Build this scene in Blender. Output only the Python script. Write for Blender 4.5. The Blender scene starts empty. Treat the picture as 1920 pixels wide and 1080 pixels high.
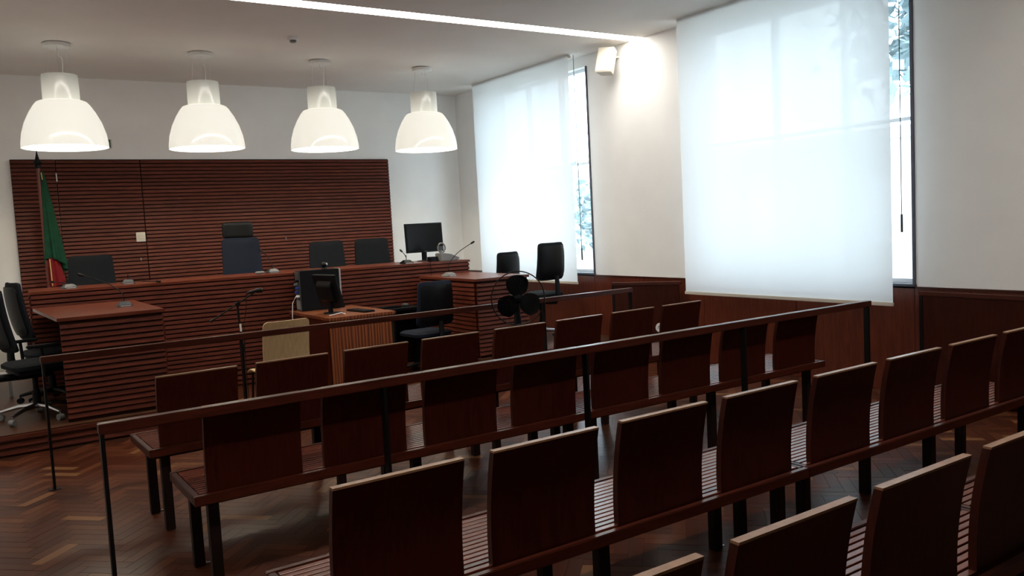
import bpy, bmesh, math, random
from mathutils import Vector, Matrix
random.seed(7)
C = bpy.context.scene.collection
S = bpy.context.scene
PI = math.pi

# ------------------------------------------------------------------ camera
yaw, pitch, roll = math.radians(33.62), math.radians(4.532), math.radians(2.956)
fw = Vector((math.sin(yaw)*math.cos(pitch), math.cos(yaw)*math.cos(pitch), -math.sin(pitch)))
rt0 = Vector((math.cos(yaw), -math.sin(yaw), 0)); dn0 = fw.cross(rt0)
rt = rt0*math.cos(roll) + dn0*math.sin(roll); dn = -rt0*math.sin(roll) + dn0*math.cos(roll)
cam = bpy.data.cameras.new('camera'); co = bpy.data.objects.new('camera', cam); C.objects.link(co)
m = Matrix((rt, -dn, -fw)).transposed().to_4x4(); m.translation = Vector((0, 0, 1.65))
co.matrix_world = m
cam.sensor_width = 36; cam.lens = 1555.5/1920*36; cam.clip_start = 0.05; cam.clip_end = 300
S.camera = co

# ------------------------------------------------------------------ sky, exposure
w = bpy.data.worlds.new('sky'); S.world = w; w.use_nodes = True
bg = w.node_tree.nodes['Background']; bg.inputs[0].default_value = (0.755, 0.89, 1.0, 1); bg.inputs[1].default_value = 7.6
S.view_settings.view_transform = 'Standard'; S.view_settings.look = 'None'
S.view_settings.exposure = 0; S.view_settings.gamma = 1; S.view_settings.use_curve_mapping = False
S.cycles.use_denoising = True
S.cycles.max_bounces = 10; S.cycles.diffuse_bounces = 6; S.cycles.transparent_max_bounces = 12
S.cycles.sample_clamp_indirect = 6

# ------------------------------------------------------------------ materials
def mat(name, col, rough=.5, metal=0, spec=.5, coat=0, emit=None, estr=0):
    m = bpy.data.materials.new(name); m.use_nodes = True
    b = m.node_tree.nodes['Principled BSDF']
    b.inputs['Base Color'].default_value = (*col, 1); b.inputs['Roughness'].default_value = rough
    b.inputs['Metallic'].default_value = metal; b.inputs['Specular IOR Level'].default_value = spec
    b.inputs['Coat Weight'].default_value = coat; b.inputs['Coat Roughness'].default_value = .2
    if emit: b.inputs['Emission Color'].default_value = (*emit, 1); b.inputs['Emission Strength'].default_value = estr
    return m
def noisy(name, c1, c2, scale=8, stretch=(1, 1, 1), rough=.5, spec=.5, var=0.0, coat=0, bump=0, pos=(.35, .68)):
    m = mat(name, c1, rough, 0, spec, coat); nt = m.node_tree; N = nt.nodes; L = nt.links; b = N['Principled BSDF']
    tc = N.new('ShaderNodeTexCoord'); mp = N.new('ShaderNodeMapping'); mp.inputs['Scale'].default_value = stretch
    L.new(tc.outputs['Object'], mp.inputs['Vector'])
    oi = N.new('ShaderNodeObjectInfo')
    add = N.new('ShaderNodeVectorMath'); add.operation = 'ADD'
    sc = N.new('ShaderNodeMath'); sc.operation = 'MULTIPLY'; sc.inputs[1].default_value = 37.0
    L.new(oi.outputs['Random'], sc.inputs[0]); L.new(mp.outputs[0], add.inputs[0]); L.new(sc.outputs[0], add.inputs[1])
    n = N.new('ShaderNodeTexNoise'); n.inputs['Scale'].default_value = scale; n.inputs['Detail'].default_value = 5
    L.new(add.outputs[0], n.inputs['Vector'])
    r = N.new('ShaderNodeValToRGB'); r.color_ramp.elements[0].color = (*c1, 1); r.color_ramp.elements[1].color = (*c2, 1)
    r.color_ramp.elements[0].position = pos[0]; r.color_ramp.elements[1].position = pos[1]
    L.new(n.outputs[0], r.inputs[0]); out = r.outputs[0]
    if var:
        mr = N.new('ShaderNodeMapRange'); mr.inputs[3].default_value = 1-var; mr.inputs[4].default_value = 1+var
        L.new(oi.outputs['Random'], mr.inputs[0])
        h = N.new('ShaderNodeHueSaturation'); L.new(out, h.inputs['Color']); L.new(mr.outputs[0], h.inputs['Value']); out = h.outputs[0]
    L.new(out, b.inputs['Base Color'])
    if bump:
        bp = N.new('ShaderNodeBump'); bp.inputs['Strength'].default_value = bump; bp.inputs['Distance'].default_value = .002
        L.new(n.outputs[0], bp.inputs['Height']); L.new(bp.outputs[0], b.inputs['Normal'])
    return m
M = {}
M['wood'] = noisy('mahogany', (.026, .0036, .0015), (.044, .0066, .0027), 6, (12, 12, 1.0), .34, .22, .10)
M['wains'] = noisy('mahogany_wainscot', (.075, .014, .006), (.12, .025, .011), 5, (9, 9, .9), .34, .35, .10)
M['woodx'] = noisy('mahogany_long', (.040, .0068, .0028), (.068, .0125, .0055), 6, (1.0, 14, 14), .32, .35, .12)
M['slat'] = noisy('mahogany_slat', (.068, .0125, .0052), (.125, .027, .0125), 5, (1.2, 16, 16), .45, .18, .14)
M['slaty'] = noisy('mahogany_slat_cross', (.068, .0125, .0052), (.125, .027, .0125), 5, (16, 1.2, 16), .45, .18, .14)
M['seatslat'] = noisy('mahogany_seat', (.10, .021, .010), (.155, .036, .019), 5, (1.2, 16, 16), .22, .8, .15)
M['edge'] = noisy('lit_top_edge', (.19, .090, .040), (.25, .125, .060), 30, (1, 1, 6), .35, .5)  # tan tone paints in the light reflected along the backrest tops
M['deskt'] = noisy('mahogany_top', (.095, .020, .009), (.14, .034, .016), 4, (1.5, 12, 12), .30, .35)
M['deck'] = noisy('deck_wood', (.045, .017, .008), (.075, .030, .014), 5, (1, 9, 9), .4, .15)
M['parquetbase'] = mat('parquet_joint', (.030, .009, .004), .4, spec=.2)
M['gap'] = mat('dark_backing', (.022, .006, .003), .8, spec=.1)
M['black'] = mat('black_steel', (.005, .004, .004), .4, spec=.2)
M['legs'] = mat('black_brown_leg', (.010, .004, .003), .45, spec=.2)
M['chrome'] = mat('chrome', (.6, .6, .62), .25, 1)
M['plastic'] = mat('black_plastic', (.004, .0045, .0055), .45, spec=.18)
M['fabric'] = noisy('black_fabric', (.005, .006, .008), (.009, .011, .014), 220, rough=.85, spec=.15, bump=.3)
M['fabricb'] = noisy('blue_black_fabric', (.007, .010, .019), (.012, .016, .028), 220, rough=.85, spec=.15, bump=.3)
M['leather'] = mat('black_leather', (.003, .0035, .0035), .5, spec=.2)
M['grey'] = mat('grey_plastic', (.17, .17, .165), .4)
M['dgrey'] = mat('grey_microphone_base', (.045, .05, .055), .38)
M['silver'] = mat('silver_plastic', (.5, .5, .5), .3, .4)
M['white'] = mat('white_plastic', (.75, .74, .72), .4)
M['cream'] = mat('cream_plastic', (.62, .58, .50), .45)
M['wall'] = noisy('white_plaster', (.85, .845, .825), (.88, .875, .855), 3, rough=.9, spec=.1, bump=.05)
M['ceil'] = noisy('ceiling_paint', (.78, .745, .70), (.81, .775, .73), 2, rough=.9, spec=.1)
M['rear'] = mat('rear_wall_paint', (.24, .22, .19), .9, spec=.1)
M['screen'] = mat('dark_screen', (.003, .003, .004), .25, spec=.15)
M['ply'] = noisy('birch_plywood', (.52, .36, .18), (.62, .44, .24), 7, (10, 10, 1.2), .4, .4)
M['frame'] = mat('dark_window_frame', (.035, .030, .045), .4)
M['wframe'] = mat('white_window_frame', (.75, .77, .8), .4)
M['green'] = noisy('green_flag_cloth', (.002, .030, .013), (.003, .045, .020), 12, rough=.75, spec=.2)
M['red'] = noisy('red_flag_cloth', (.13, .004, .006), (.17, .006, .008), 12, rough=.75, spec=.2)
M['gold'] = mat('gold_cord', (.5, .36, .12), .4)
M['pole'] = noisy('red_brown_pole', (.10, .018, .010), (.14, .028, .016), 6, (10, 10, 1), .35)
M['greensign'] = mat('green_sign', (.02, .10, .07), .4)
M['leaf'] = noisy('pale_leaf', (.28, .38, .40), (.38, .47, .50), 3, rough=.7)
M['bark'] = noisy('bark', (.07, .06, .05), (.12, .10, .08), 8, rough=.9)
M['ground'] = noisy('pale_paving', (.45, .45, .43), (.55, .55, .52), .5, rough=.9)
M['bluecap'] = mat('blue_plug', (.02, .05, .3), .4)

def glass():
    m = bpy.data.materials.new('window_glass'); m.use_nodes = True; nt = m.node_tree; N = nt.nodes; L = nt.links
    N.remove(N['Principled BSDF']); o = N['Material Output']
    t = N.new('ShaderNodeBsdfTransparent'); t.inputs[0].default_value = (.95, .97, .97, 1)
    g = N.new('ShaderNodeBsdfGlossy'); g.inputs['Roughness'].default_value = .02
    x = N.new('ShaderNodeMixShader'); x.inputs[0].default_value = .06
    L.new(t.outputs[0], x.inputs[1]); L.new(g.outputs[0], x.inputs[2]); L.new(x.outputs[0], o.inputs[0]); return m
M['glass'] = glass()
def blindmat():
    m = bpy.data.materials.new('blind_fabric'); m.use_nodes = True; nt = m.node_tree; N = nt.nodes; L = nt.links
    N.remove(N['Principled BSDF']); o = N['Material Output']
    d = N.new('ShaderNodeBsdfDiffuse'); d.inputs[0].default_value = (.80, .80, .80, 1)
    t = N.new('ShaderNodeBsdfTranslucent'); t.inputs[0].default_value = (.80, .82, .83, 1)
    p = N.new('ShaderNodeBsdfTransparent'); p.inputs[0].default_value = (.9, .9, .9, 1)
    tc = N.new('ShaderNodeTexCoord'); mp = N.new('ShaderNodeMapping'); mp.inputs['Scale'].default_value = (1, 260, 260)
    n = N.new('ShaderNodeTexNoise'); n.inputs['Scale'].default_value = 1
    L.new(tc.outputs['Object'], mp.inputs[0]); L.new(mp.outputs[0], n.inputs['Vector'])
    bp = N.new('ShaderNodeBump'); bp.inputs['Strength'].default_value = .1; L.new(n.outputs[0], bp.inputs['Height'])
    L.new(bp.outputs[0], d.inputs['Normal'])
    a = N.new('ShaderNodeMixShader'); a.inputs[0].default_value = .40
    b = N.new('ShaderNodeMixShader'); b.inputs[0].default_value = .03
    L.new(d.outputs[0], a.inputs[1]); L.new(t.outputs[0], a.inputs[2]); L.new(a.outputs[0], b.inputs[1]); L.new(p.outputs[0], b.inputs[2])
    L.new(b.outputs[0], o.inputs[0]); return m
M['blind'] = blindmat()
def shademat(name, e_lo, e_hi, z0, z1, col):
    m = mat(name, (.75, .74, .70), .12, spec=.5, emit=col, estr=1); nt = m.node_tree; N = nt.nodes; L = nt.links; b = N['Principled BSDF']
    tc = N.new('ShaderNodeTexCoord'); sp = N.new('ShaderNodeSeparateXYZ'); mr = N.new('ShaderNodeMapRange')
    L.new(tc.outputs['Object'], sp.inputs[0]); L.new(sp.outputs[2], mr.inputs[0])
    mr.inputs[1].default_value = z0; mr.inputs[2].default_value = z1; mr.inputs[3].default_value = e_lo; mr.inputs[4].default_value = e_hi
    L.new(mr.outputs[0], b.inputs['Emission Strength']); b.inputs['Base Color'].default_value = (.42, .43, .40, 1); return m
M['bell'] = shademat('lit_opal_shade', .64, .72, 0, .46, (1, .945, .83))
M['neck'] = shademat('lit_opal_neck', .55, .12, .46, .72, (1, .95, .80))
M['inner'] = mat('shade_inside', (.8, .8, .78), .6, emit=(1, .95, .85), estr=1.0)
M['led'] = mat('led_diffuser', (.8, .8, .8), .5, emit=(1, .955, .88), estr=26.0)
def zebra():
    m = mat('zebrano_veneer', (.3, .1, .04), .38); nt = m.node_tree; N = nt.nodes; L = nt.links; b = N['Principled BSDF']
    tc = N.new('ShaderNodeTexCoord'); mp = N.new('ShaderNodeMapping'); mp.inputs['Scale'].default_value = (1, 1, .05)
    wv = N.new('ShaderNodeTexWave'); wv.bands_direction = 'X'; wv.inputs['Scale'].default_value = 9; wv.inputs['Distortion'].default_value = 5
    wv.inputs['Detail'].default_value = 3; wv.inputs['Detail Scale'].default_value = 1.6
    r = N.new('ShaderNodeValToRGB'); r.color_ramp.elements[0].color = (.085, .018, .005, 1); r.color_ramp.elements[1].color = (.26, .075, .022, 1)
    L.new(tc.outputs['Object'], mp.inputs[0]); L.new(mp.outputs[0], wv.inputs['Vector']); L.new(wv.outputs[0], r.inputs[0]); L.new(r.outputs[0], b.inputs['Base Color'])
    return m
M['zebra'] = zebra()
def parquet():
    m = mat('parquet_block', (.08, .03, .015), .33, spec=.2); nt = m.node_tree; N = nt.nodes; L = nt.links; b = N['Principled BSDF']
    at = N.new('ShaderNodeAttribute'); at.attribute_name = 'tone'
    r = N.new('ShaderNodeValToRGB'); r.color_ramp.elements[0].color = (.042, .0105, .0042, 1); r.color_ramp.elements[1].color = (.16, .068, .026, 1)
    r.color_ramp.elements.new(.45).color = (.062, .0160, .0065, 1); r.color_ramp.elements.new(.82).color = (.092, .0275, .0110, 1)
    L.new(at.outputs['Fac'], r.inputs[0])
    tc = N.new('ShaderNodeTexCoord'); n = N.new('ShaderNodeTexNoise'); n.inputs['Scale'].default_value = 35; n.inputs['Detail'].default_value = 4
    L.new(tc.outputs['Object'], n.inputs['Vector'])
    mr = N.new('ShaderNodeMapRange'); mr.inputs[3].default_value = .82; mr.inputs[4].default_value = 1.18; L.new(n.outputs[0], mr.inputs[0])
    h = N.new('ShaderNodeHueSaturation'); L.new(r.outputs[0], h.inputs['Color']); L.new(mr.outputs[0], h.inputs['Value']); L.new(h.outputs[0], b.inputs['Base Color'])
    mr2 = N.new('ShaderNodeMapRange'); mr2.inputs[3].default_value = .24; mr2.inputs[4].default_value = .36; L.new(n.outputs[0], mr2.inputs[0]); L.new(mr2.outputs[0], b.inputs['Roughness'])
    return m
M['parquet'] = parquet()

# ------------------------------------------------------------------ mesh helpers
def BM(): return bmesh.new()
def box(b, x0, x1, y0, y1, z0, z1, rot=None, piv=(0, 0, 0)):
    vs = [b.verts.new((x, y, z)) for x in (x0, x1) for y in (y0, y1) for z in (z0, z1)]
    for f in ((0, 1, 3, 2), (4, 6, 7, 5), (0, 4, 5, 1), (2, 3, 7, 6), (0, 2, 6, 4), (1, 5, 7, 3)):
        b.faces.new([vs[i] for i in f])
    if rot is not None: bmesh.ops.rotate(b, cent=piv, matrix=rot, verts=vs)
    return vs
def prism(b, pts, axis, a0, a1):
    """pts: 2-D outline; axis 0: (y,z) swept along x; 1: (x,z) along y; 2: (x,y) along z"""
    def P(p, a): return {0: (a, p[0], p[1]), 1: (p[0], a, p[1]), 2: (p[0], p[1], a)}[axis]
    A = [b.verts.new(P(p, a0)) for p in pts]; B = [b.verts.new(P(p, a1)) for p in pts]; n = len(pts)
    b.faces.new(A[::-1]); b.faces.new(B)
    for i in range(n): b.faces.new((A[i], A[(i+1) % n], B[(i+1) % n], B[i]))
    return A+B
def tube(b, pts, r, n=8, caps=True):
    pts = [Vector(p) for p in pts]; rs = r if isinstance(r, (list, tuple)) else [r]*len(pts); rings = []
    for i, p in enumerate(pts):
        t = (pts[min(i+1, len(pts)-1)] - pts[max(i-1, 0)]).normalized()
        a = Vector((0, 0, 1)) if abs(t.z) < .9 else Vector((1, 0, 0)); u = t.cross(a).normalized(); v = t.cross(u)
        rings.append([b.verts.new(p + (u*math.cos(k*2*PI/n) + v*math.sin(k*2*PI/n))*rs[i]) for k in range(n)])
    for i in range(len(pts)-1):
        for k in range(n): b.faces.new((rings[i][k], rings[i][(k+1) % n], rings[i+1][(k+1) % n], rings[i+1][k]))
    if caps: b.faces.new(rings[0][::-1]); b.faces.new(rings[-1])
def lathe(b, prof, n=24, c=(0, 0, 0)):
    rings = []
    for r, z in prof:
        if r < 1e-5: rings.append([b.verts.new((c[0], c[1], c[2]+z))])
        else: rings.append([b.verts.new((c[0]+r*math.cos(k*2*PI/n), c[1]+r*math.sin(k*2*PI/n), c[2]+z)) for k in range(n)])
    for A, B in zip(rings, rings[1:]):
        for k in range(n):
            f = [A[k % len(A)], A[(k+1) % len(A)], B[(k+1) % len(B)], B[k % len(B)]]
            f = list(dict.fromkeys(f))
            if len(f) > 2: b.faces.new(f)
def cushion(w, h, t, r=.05, bx=0, bz=0, nx=12, nz=14, taper=0, edge=.6):
    """rounded slab in the x-z plane, thickness along y, bent: y = bx*u^2 + bz*v^2 + ..."""
    b = BM(); F = []; K = []
    for j in range(nz+1):
        fr, bk = [], []
        for i in range(nx+1):
            u = -1+2*i/nx; v = -1+2*j/nz; x = u*w/2; z = v*h/2
            dx = abs(x)-(w/2-r); dz = abs(z)-(h/2-r)
            if dx > 0 and dz > 0:
                s = max(dx, dz)/math.hypot(dx, dz); x = math.copysign(w/2-r+dx*s, x); z = math.copysign(h/2-r+dz*s, z)
            x *= 1 - taper*v
            y = bx*u*u + bz*v*v; tt = t/2*(1-edge*max(abs(u), abs(v))**8)
            fr.append(b.verts.new((x, y+tt, z))); bk.append(b.verts.new((x, y-tt, z)))
        F.append(fr); K.append(bk)
    for j in range(nz):
        for i in range(nx):
            b.faces.new((F[j][i], F[j+1][i], F[j+1][i+1], F[j][i+1])); b.faces.new((K[j][i], K[j][i+1], K[j+1][i+1], K[j+1][i]))
    for i in range(nx):
        b.faces.new((F[0][i], F[0][i+1], K[0][i+1], K[0][i])); b.faces.new((F[nz][i], K[nz][i], K[nz][i+1], F[nz][i+1]))
    for j in range(nz):
        b.faces.new((F[j][0], K[j][0], K[j+1][0], F[j+1][0])); b.faces.new((F[j][nx], F[j+1][nx], K[j+1][nx], K[j][nx]))
    return b
def mesh(name, b, mt, smooth=False, bev=0):
    if bev: bmesh.ops.bevel(b, geom=list(b.edges), offset=bev, segments=2, affect='EDGES', clamp_overlap=True)
    bmesh.ops.recalc_face_normals(b, faces=b.faces)
    me = bpy.data.meshes.new(name); b.to_mesh(me); b.free()
    for x in (mt if isinstance(mt, (list, tuple)) else [mt]): me.materials.append(x)
    if smooth:
        for p in me.polygons: p.use_smooth = True
        try: me.set_sharp_from_angle(angle=math.radians(40))
        except Exception: pass
    return me
def link(name, me, parent=None, loc=(0, 0, 0), rot=(0, 0, 0)):
    o = bpy.data.objects.new(name, me); C.objects.link(o); o.location = loc; o.rotation_euler = rot
    if parent is not None: o.parent = parent
    return o
def obj(name, b, mt, parent=None, smooth=False, bev=0, loc=(0, 0, 0), rot=(0, 0, 0)):
    return link(name, mesh(name, b, mt, smooth, bev), parent, loc, rot)
def tag(o, label, cat, group=None):
    o['label'] = label; o['category'] = cat
    if group: o['group'] = group
    return o
def thing(name, label, cat, loc=(0, 0, 0), rz=0, group=None):
    o = bpy.data.objects.new(name, None); C.objects.link(o); o.location = loc; o.rotation_euler = (0, 0, rz); o.empty_display_size = .1
    return tag(o, label, cat, group)
def struct(name, b, mt, bev=0):
    o = obj(name, b, mt, bev=bev); o['kind'] = 'structure'; return o
def b1(*a, **k):
    b = BM(); box(b, *a, **k); return b

# ------------------------------------------------------------------ room shell
W, B, H, XL, YR = 6.75, 11.51, 3.685, -0.95, -3.0
# herringbone parquet floor
fl = struct('floor', b1(XL, W+.3, YR, B+.2, -.15, -.003), M['parquetbase'])
bl, bw = .28, .07
# herringbone: each step holds one block along u and one along v
n4 = 4
pieces = []
c = math.sqrt(.5)
for a in range(-190, 190):
    for mm in range(-26, 27):
        u = a*bw + mm*2*n4*bw; v = a*bw
        pieces.append((u, v, n4*bw, bw)); pieces.append((u+n4*bw, v+bw-n4*bw, bw, n4*bw))
sel = []
for (u, v, lu, lv) in pieces:
    cu, cv = u+lu/2, v+lv/2
    x = 3.0 + (cu-cv)*c; y = 4.0 + (cu+cv)*c
    if XL+.1 < x < W-.02 and .6 < y < 9.35 and not (y > 7.55 and (x < 1.42 or x > 4.72)):
        sel.append((x, y, lu > lv, random.random()))
def key(s):
    x, y = s[:2]
    infr = (-.02 < x) and y > 2.6 and (x < .9 or (x < 1.4 and y < 5.3))
    return (0 if infr and y < 7.6 else 1, (x-.3)**2*.6+(y-5.3)**2*.4)
sel.sort(key=key)
def blockbm(b, x, y, horiz, tone, lay):
    ang = PI/4 if horiz else PI*3/4
    g = .0003; dz = random.uniform(-.0004, .0003)
    ca, sa = math.cos(ang), math.sin(ang); hl, hw = bl/2-g, bw/2-g
    def P(a, q, z): return (x+a*ca-q*sa, y+a*sa+q*ca, z)
    t = .0007
    lo = [b.verts.new(P(a, q, -.008)) for a, q in ((-hl, -hw), (hl, -hw), (hl, hw), (-hl, hw))]
    hi = [b.verts.new(P(a, q, dz)) for a, q in ((-hl+t, -hw+t), (hl-t, -hw+t), (hl-t, hw-t), (-hl+t, hw-t))]
    fs = [b.faces.new(hi)]
    for i in range(4): fs.append(b.faces.new((lo[i], lo[(i+1) % 4], hi[(i+1) % 4], hi[i])))
    if lay is not None:
        for f in fs: f[lay] = tone
def tone_attr(me, tones):
    at = me.attributes.new('tone', 'FLOAT', 'FACE'); at.data.foreach_set('value', tones)
def tonefn(r): return 1.0 if r > .965 else r*.9
for (x, y, h, r) in sel[:300]:
    b = BM(); blockbm(b, 0, 0, h, 0, None); me = mesh('parquet_block', b, M['parquet']); tone_attr(me, [tonefn(r)]*len(me.polygons))
    link('parquet_block', me, fl, (x, y, 0))
b = BM(); tones = []
for (x, y, h, r) in sel[300:]:
    blockbm(b, x, y, h, 0, None); tones += [tonefn(r)]*5
me = mesh('parquet_field', b, M['parquet']); tone_attr(me, tones); o = link('parquet_field', me, fl); o['kind'] = 'stuff'

# right wall with two window openings
WY = [(3.95, 6.35), (8.21, 10.55)]; ZS, ZT = .95, 3.55
def wallR():
    b = BM(); ys = [YR-.2] + [v for p in WY for v in p] + [B+.2]
    for i in range(0, len(ys), 2): box(b, W, W+.30, ys[i], ys[i+1], -.15, H+.2)
    for y0, y1 in WY:
        box(b, W, W+.30, y0, y1, -.15, ZS-.03); box(b, W, W+.30, y0, y1, ZT, H+.2)
    return b
wr = struct('wall_right', wallR(), M['wall'])
wb = struct('wall_back', b1(XL-.2, W+.3, B, B+.2, -.15, H+.2), M['wall'])
struct('wall_left', b1(XL-.2, XL, YR, B+.2, -.15, H+.2), M['wall'])
struct('wall_rear', b1(XL-.2, W+.3, YR-.2, YR, -.15, H+.2), M['rear'])
# ceiling with the light slot
b = BM(); L0, L1 = 7.185, 7.39
K0, K1 = 1.60, 1.775
box(b, XL, W, YR, K0, H, H+.2); box(b, XL, W, K1, L0, H, H+.2); box(b, XL, W, K0, K1, H+.10, H+.2); box(b, XL, W, L1, B, H, H+.2); box(b, XL, W, L0, L1, H+.10, H+.2)
struct('ceiling', b, M['ceil'])
o = obj('strip_light', b1(XL+.02, W-.06, L0+.006, L1-.006, H+.004, H+.06), M['led'])
tag(o, 'long glowing white light strip recessed across the ceiling', 'light')

o = obj('strip_light', b1(XL+.02, W-.01, K0+.012, K1-.012, H+.025, H+.075), M['led'])
tag(o, 'second ceiling strip light, over the last bench rows, out of the picture', 'light')
# wainscot boards on the right wall, each its own piece, and the cap
ywain = [-2.9, -1.6, -.31, .87, 2.05, 3.0, 3.95, 5.15, 6.35, 7.30, 8.21, 9.38, 10.55, B]
for y0, y1 in zip(ywain, ywain[1:]):
    z0 = .175 if y0 > 8 else .0
    zt = .912
    obj('wainscot_panel', b1(W-.022, W-.001, y0+.002, y1-.002, z0+.002, zt), M['wains'], wr, bev=.001)
b = BM(); box(b, W-.03, W+.0, -2.9, B-.01, .914, .928)
obj('wainscot_cap', b, M['woodx'], wr)

# windows
def window(n, y0, y1):
    b = BM(); x0, x1 = W+.10, W+.16; t = .035
    box(b, x0, x1, y0, y0+t, ZS, ZT); box(b, x0, x1, y1-t, y1, ZS, ZT); box(b, x0, x1, y0+t, y1-t, ZS, ZS+t); box(b, x0, x1, y0+t, y1-t, ZT-t, ZT)
    o = struct('window_%d' % n, b, M['wframe'])
    q = obj('jamb_strip', b1(W-.012, W+.10, y0-.004, y0+.022, ZS-.02, ZT), M['frame'], o)
    q = obj('window_sill', b1(W-.03, W+.16, y0-.01, y1, ZS-.035, ZS), M['frame'], o)
    ym = [y0+.035, y0+(y1-y0)*.30, y0+(y1-y0)*.62, y1-.035]
    for a in ym[1:-1]: obj('mullion', b1(x0+.002, x1-.002, a-.03, a+.03, ZS+t, ZT-t), M['wframe'], o)
    obj('transom', b1(x0+.004, x1-.004, y0+t, y1-t, 2.345, 2.375), M['wframe'], o)
    for a, c2 in zip(ym, ym[1:]): 
        obj('pane', b1(x0+.028, x0+.032, a, c2, ZS+t, 2.345), M['glass'], o); obj('pane', b1(x0+.028, x0+.032, a, c2, 2.375, ZT-t), M['glass'], o)
window(1, *WY[1]); window(2, *WY[0])

def blind(y0, y1, zb, x, label, chain_y, chain_z):
    t = thing('roller_blind', label, 'window blind', (x, (y0+y1)/2, zb)); h = (y1-y0)/2
    b = BM(); n = 24; A = []
    for i in range(n+1):
        yy = -h+2*h*i/n; dx = .0035*math.sin(i*1.1)
        A.append([b.verts.new((dx*(1-k/6), yy, .03+(H-.002-zb-.03)*k/6)) for k in range(7)])
    for i in range(n):
        for k in range(6): b.faces.new((A[i][k], A[i+1][k], A[i+1][k+1], A[i][k+1]))
    obj('fabric', b, M['blind'], t, smooth=True)
    obj('bottom_bar', b1(-.012, .012, -h-.004, h+.004, 0, .032), M['cream'], t, bev=.004)
    b = BM(); cy = chain_y-(y0+y1)/2
    tube(b, [(.03, cy, H-.02-zb), (.03, cy, chain_z-zb+.15)], .004, 6); tube(b, [(.03, cy, chain_z-zb+.15), (.03, cy, chain_z-zb)], .010, 8)
    obj('pull_chain', b, M['dgrey'], t)
    b = BM(); tube(b, [(.03, -h, H-.026-zb), (.03, h, H-.026-zb)], .020, 14); obj('roller', b, M['cream'], t, smooth=True)
    return t
blind(4.0, 6.385, .782, 6.49, 'large white roller blind over the nearer window, its top cut off by the photo edge', 3.93, 1.40)
blind(8.255, 10.545, .824, 6.49, 'white roller blind over the farther window beside the end wall', 8.18, 1.13)

# ------------------------------------------------------------------ slats
PIT = .0475
def slatmesh(L, ax='x', name='slat'):
    """wall slat lying along x (or y), origin at one end, front towards -y (or -x), 40 mm high, 22 mm proud"""
    pr = [(0, .002), (-.018, .002), (-.022, .006), (-.016, .038), (0, .040)]
    b = BM()
    if ax == 'x': prism(b, pr, 0, 0, L)
    else: prism(b, [(p[0], p[1]) for p in pr], 1, 0, L)
    return mesh(name, b, M['slat'] if ax == 'x' else M['slaty'])
def slats(parent, L, n, x=0, y=0, z0=0, ax='x', rz=0):
    me = slatmesh(L, ax)
    for i in range(n):
        link('slat', me, parent, (x, y, z0+i*PIT), (0, 0, rz))

# slatted wall cladding behind the judges: left strip, hidden door, long panel
zt = 2.685; z0p = .75; nrow = int((zt-z0p)/PIT)
pz = zt-nrow*PIT
for nm, x0, x1, lb in (('slatted_cladding', .615, 1.082, 'narrow dark slatted wood panel behind the flag'),
                       ('slatted_cladding', 2.040, 5.50, 'long dark slatted wood wall panel behind the judges chairs')):
    t = thing(nm, lb, 'wall panel', (x0, B, 0))
    obj('backing', b1(0, x1-x0, -.045, -.001, .175, zt+.004), M['gap'], t)
    slats(t, x1-x0-.003, nrow, .0015, -.045, pz)
t = bpy.data.objects.new('door_1', None); C.objects.link(t); t.location = (1.088, B, 0); t['kind'] = 'structure'
obj('door_leaf', b1(0, .944, -.045, -.001, .175, zt+.004), M['gap'], t)
slats(t, .941, nrow, .0015, -.045, pz)
for z in (2.47, 1.54):
    b = BM(); tube(b, [(-.004, -.07, z-.05), (-.004, -.07, z+.05)], .007, 8); obj('hinge', b, M['silver'], t, smooth=True)
t = thing('switch_plate', 'small square cream switch plate on the dark slatted wall', 'switch', (1.97, B-.068, 1.705))
obj('plate', b1(-.055, .055, -.012, 0, -.06, .06), M['cream'], t, bev=.003); obj('rocker', b1(-.025, .025, -.017, -.012, -.028, .028), M['cream'], t, bev=.002)
for x, z, l in ((1.946, 1.42, 'tiny metal hook on the slats below the switch plate'), (3.843, 1.585, 'tiny metal hook on the slats right of the headrest chair')):
    b = BM(); tube(b, [(0, 0, .02), (0, -.03, .015), (0, -.035, -.01), (0, -.02, -.02)], .004, 6)
    tag(obj('wall_hook', b, M['silver'], loc=(x, B-.066, z)), l, 'hook')

# ------------------------------------------------------------------ podium
PX0, PX1, PY, PZ = 1.50, 4.655, 7.66, .17
def deskY(x): return 9.42-(x-.57)*(.32/4.83)
t = thing('podium', 'low raised wooden platform under the judges desks, slatted front edge', 'platform')
b = BM(); prism(b, [(XL+.01, PY), (PX0, PY), (PX0, deskY(PX0)-.004), (PX1, deskY(PX1)-.004), (PX1, PY), (W-.03, PY), (W-.03, B-.05), (XL+.01, B-.05)], 2, .001, PZ)
obj('deck', b, M['deck'], t)
me = slatmesh(PX0-XL-.02); 
for i in range(3): link('slat', me, t, (XL+.01, PY, .004+i*.055+.006))
me = slatmesh(W-.04-PX1)
for i in range(3): link('slat', me, t, (PX1, PY, .004+i*.055+.006))
ang = math.atan2(-.32, 4.83)
me = slatmesh((PX1-PX0)/math.cos(ang)-.01)
for i in range(3): link('slat', me, t, (PX0+.005, deskY(PX0)-.006, .004+i*.055+.006), (0, 0, ang))

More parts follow.
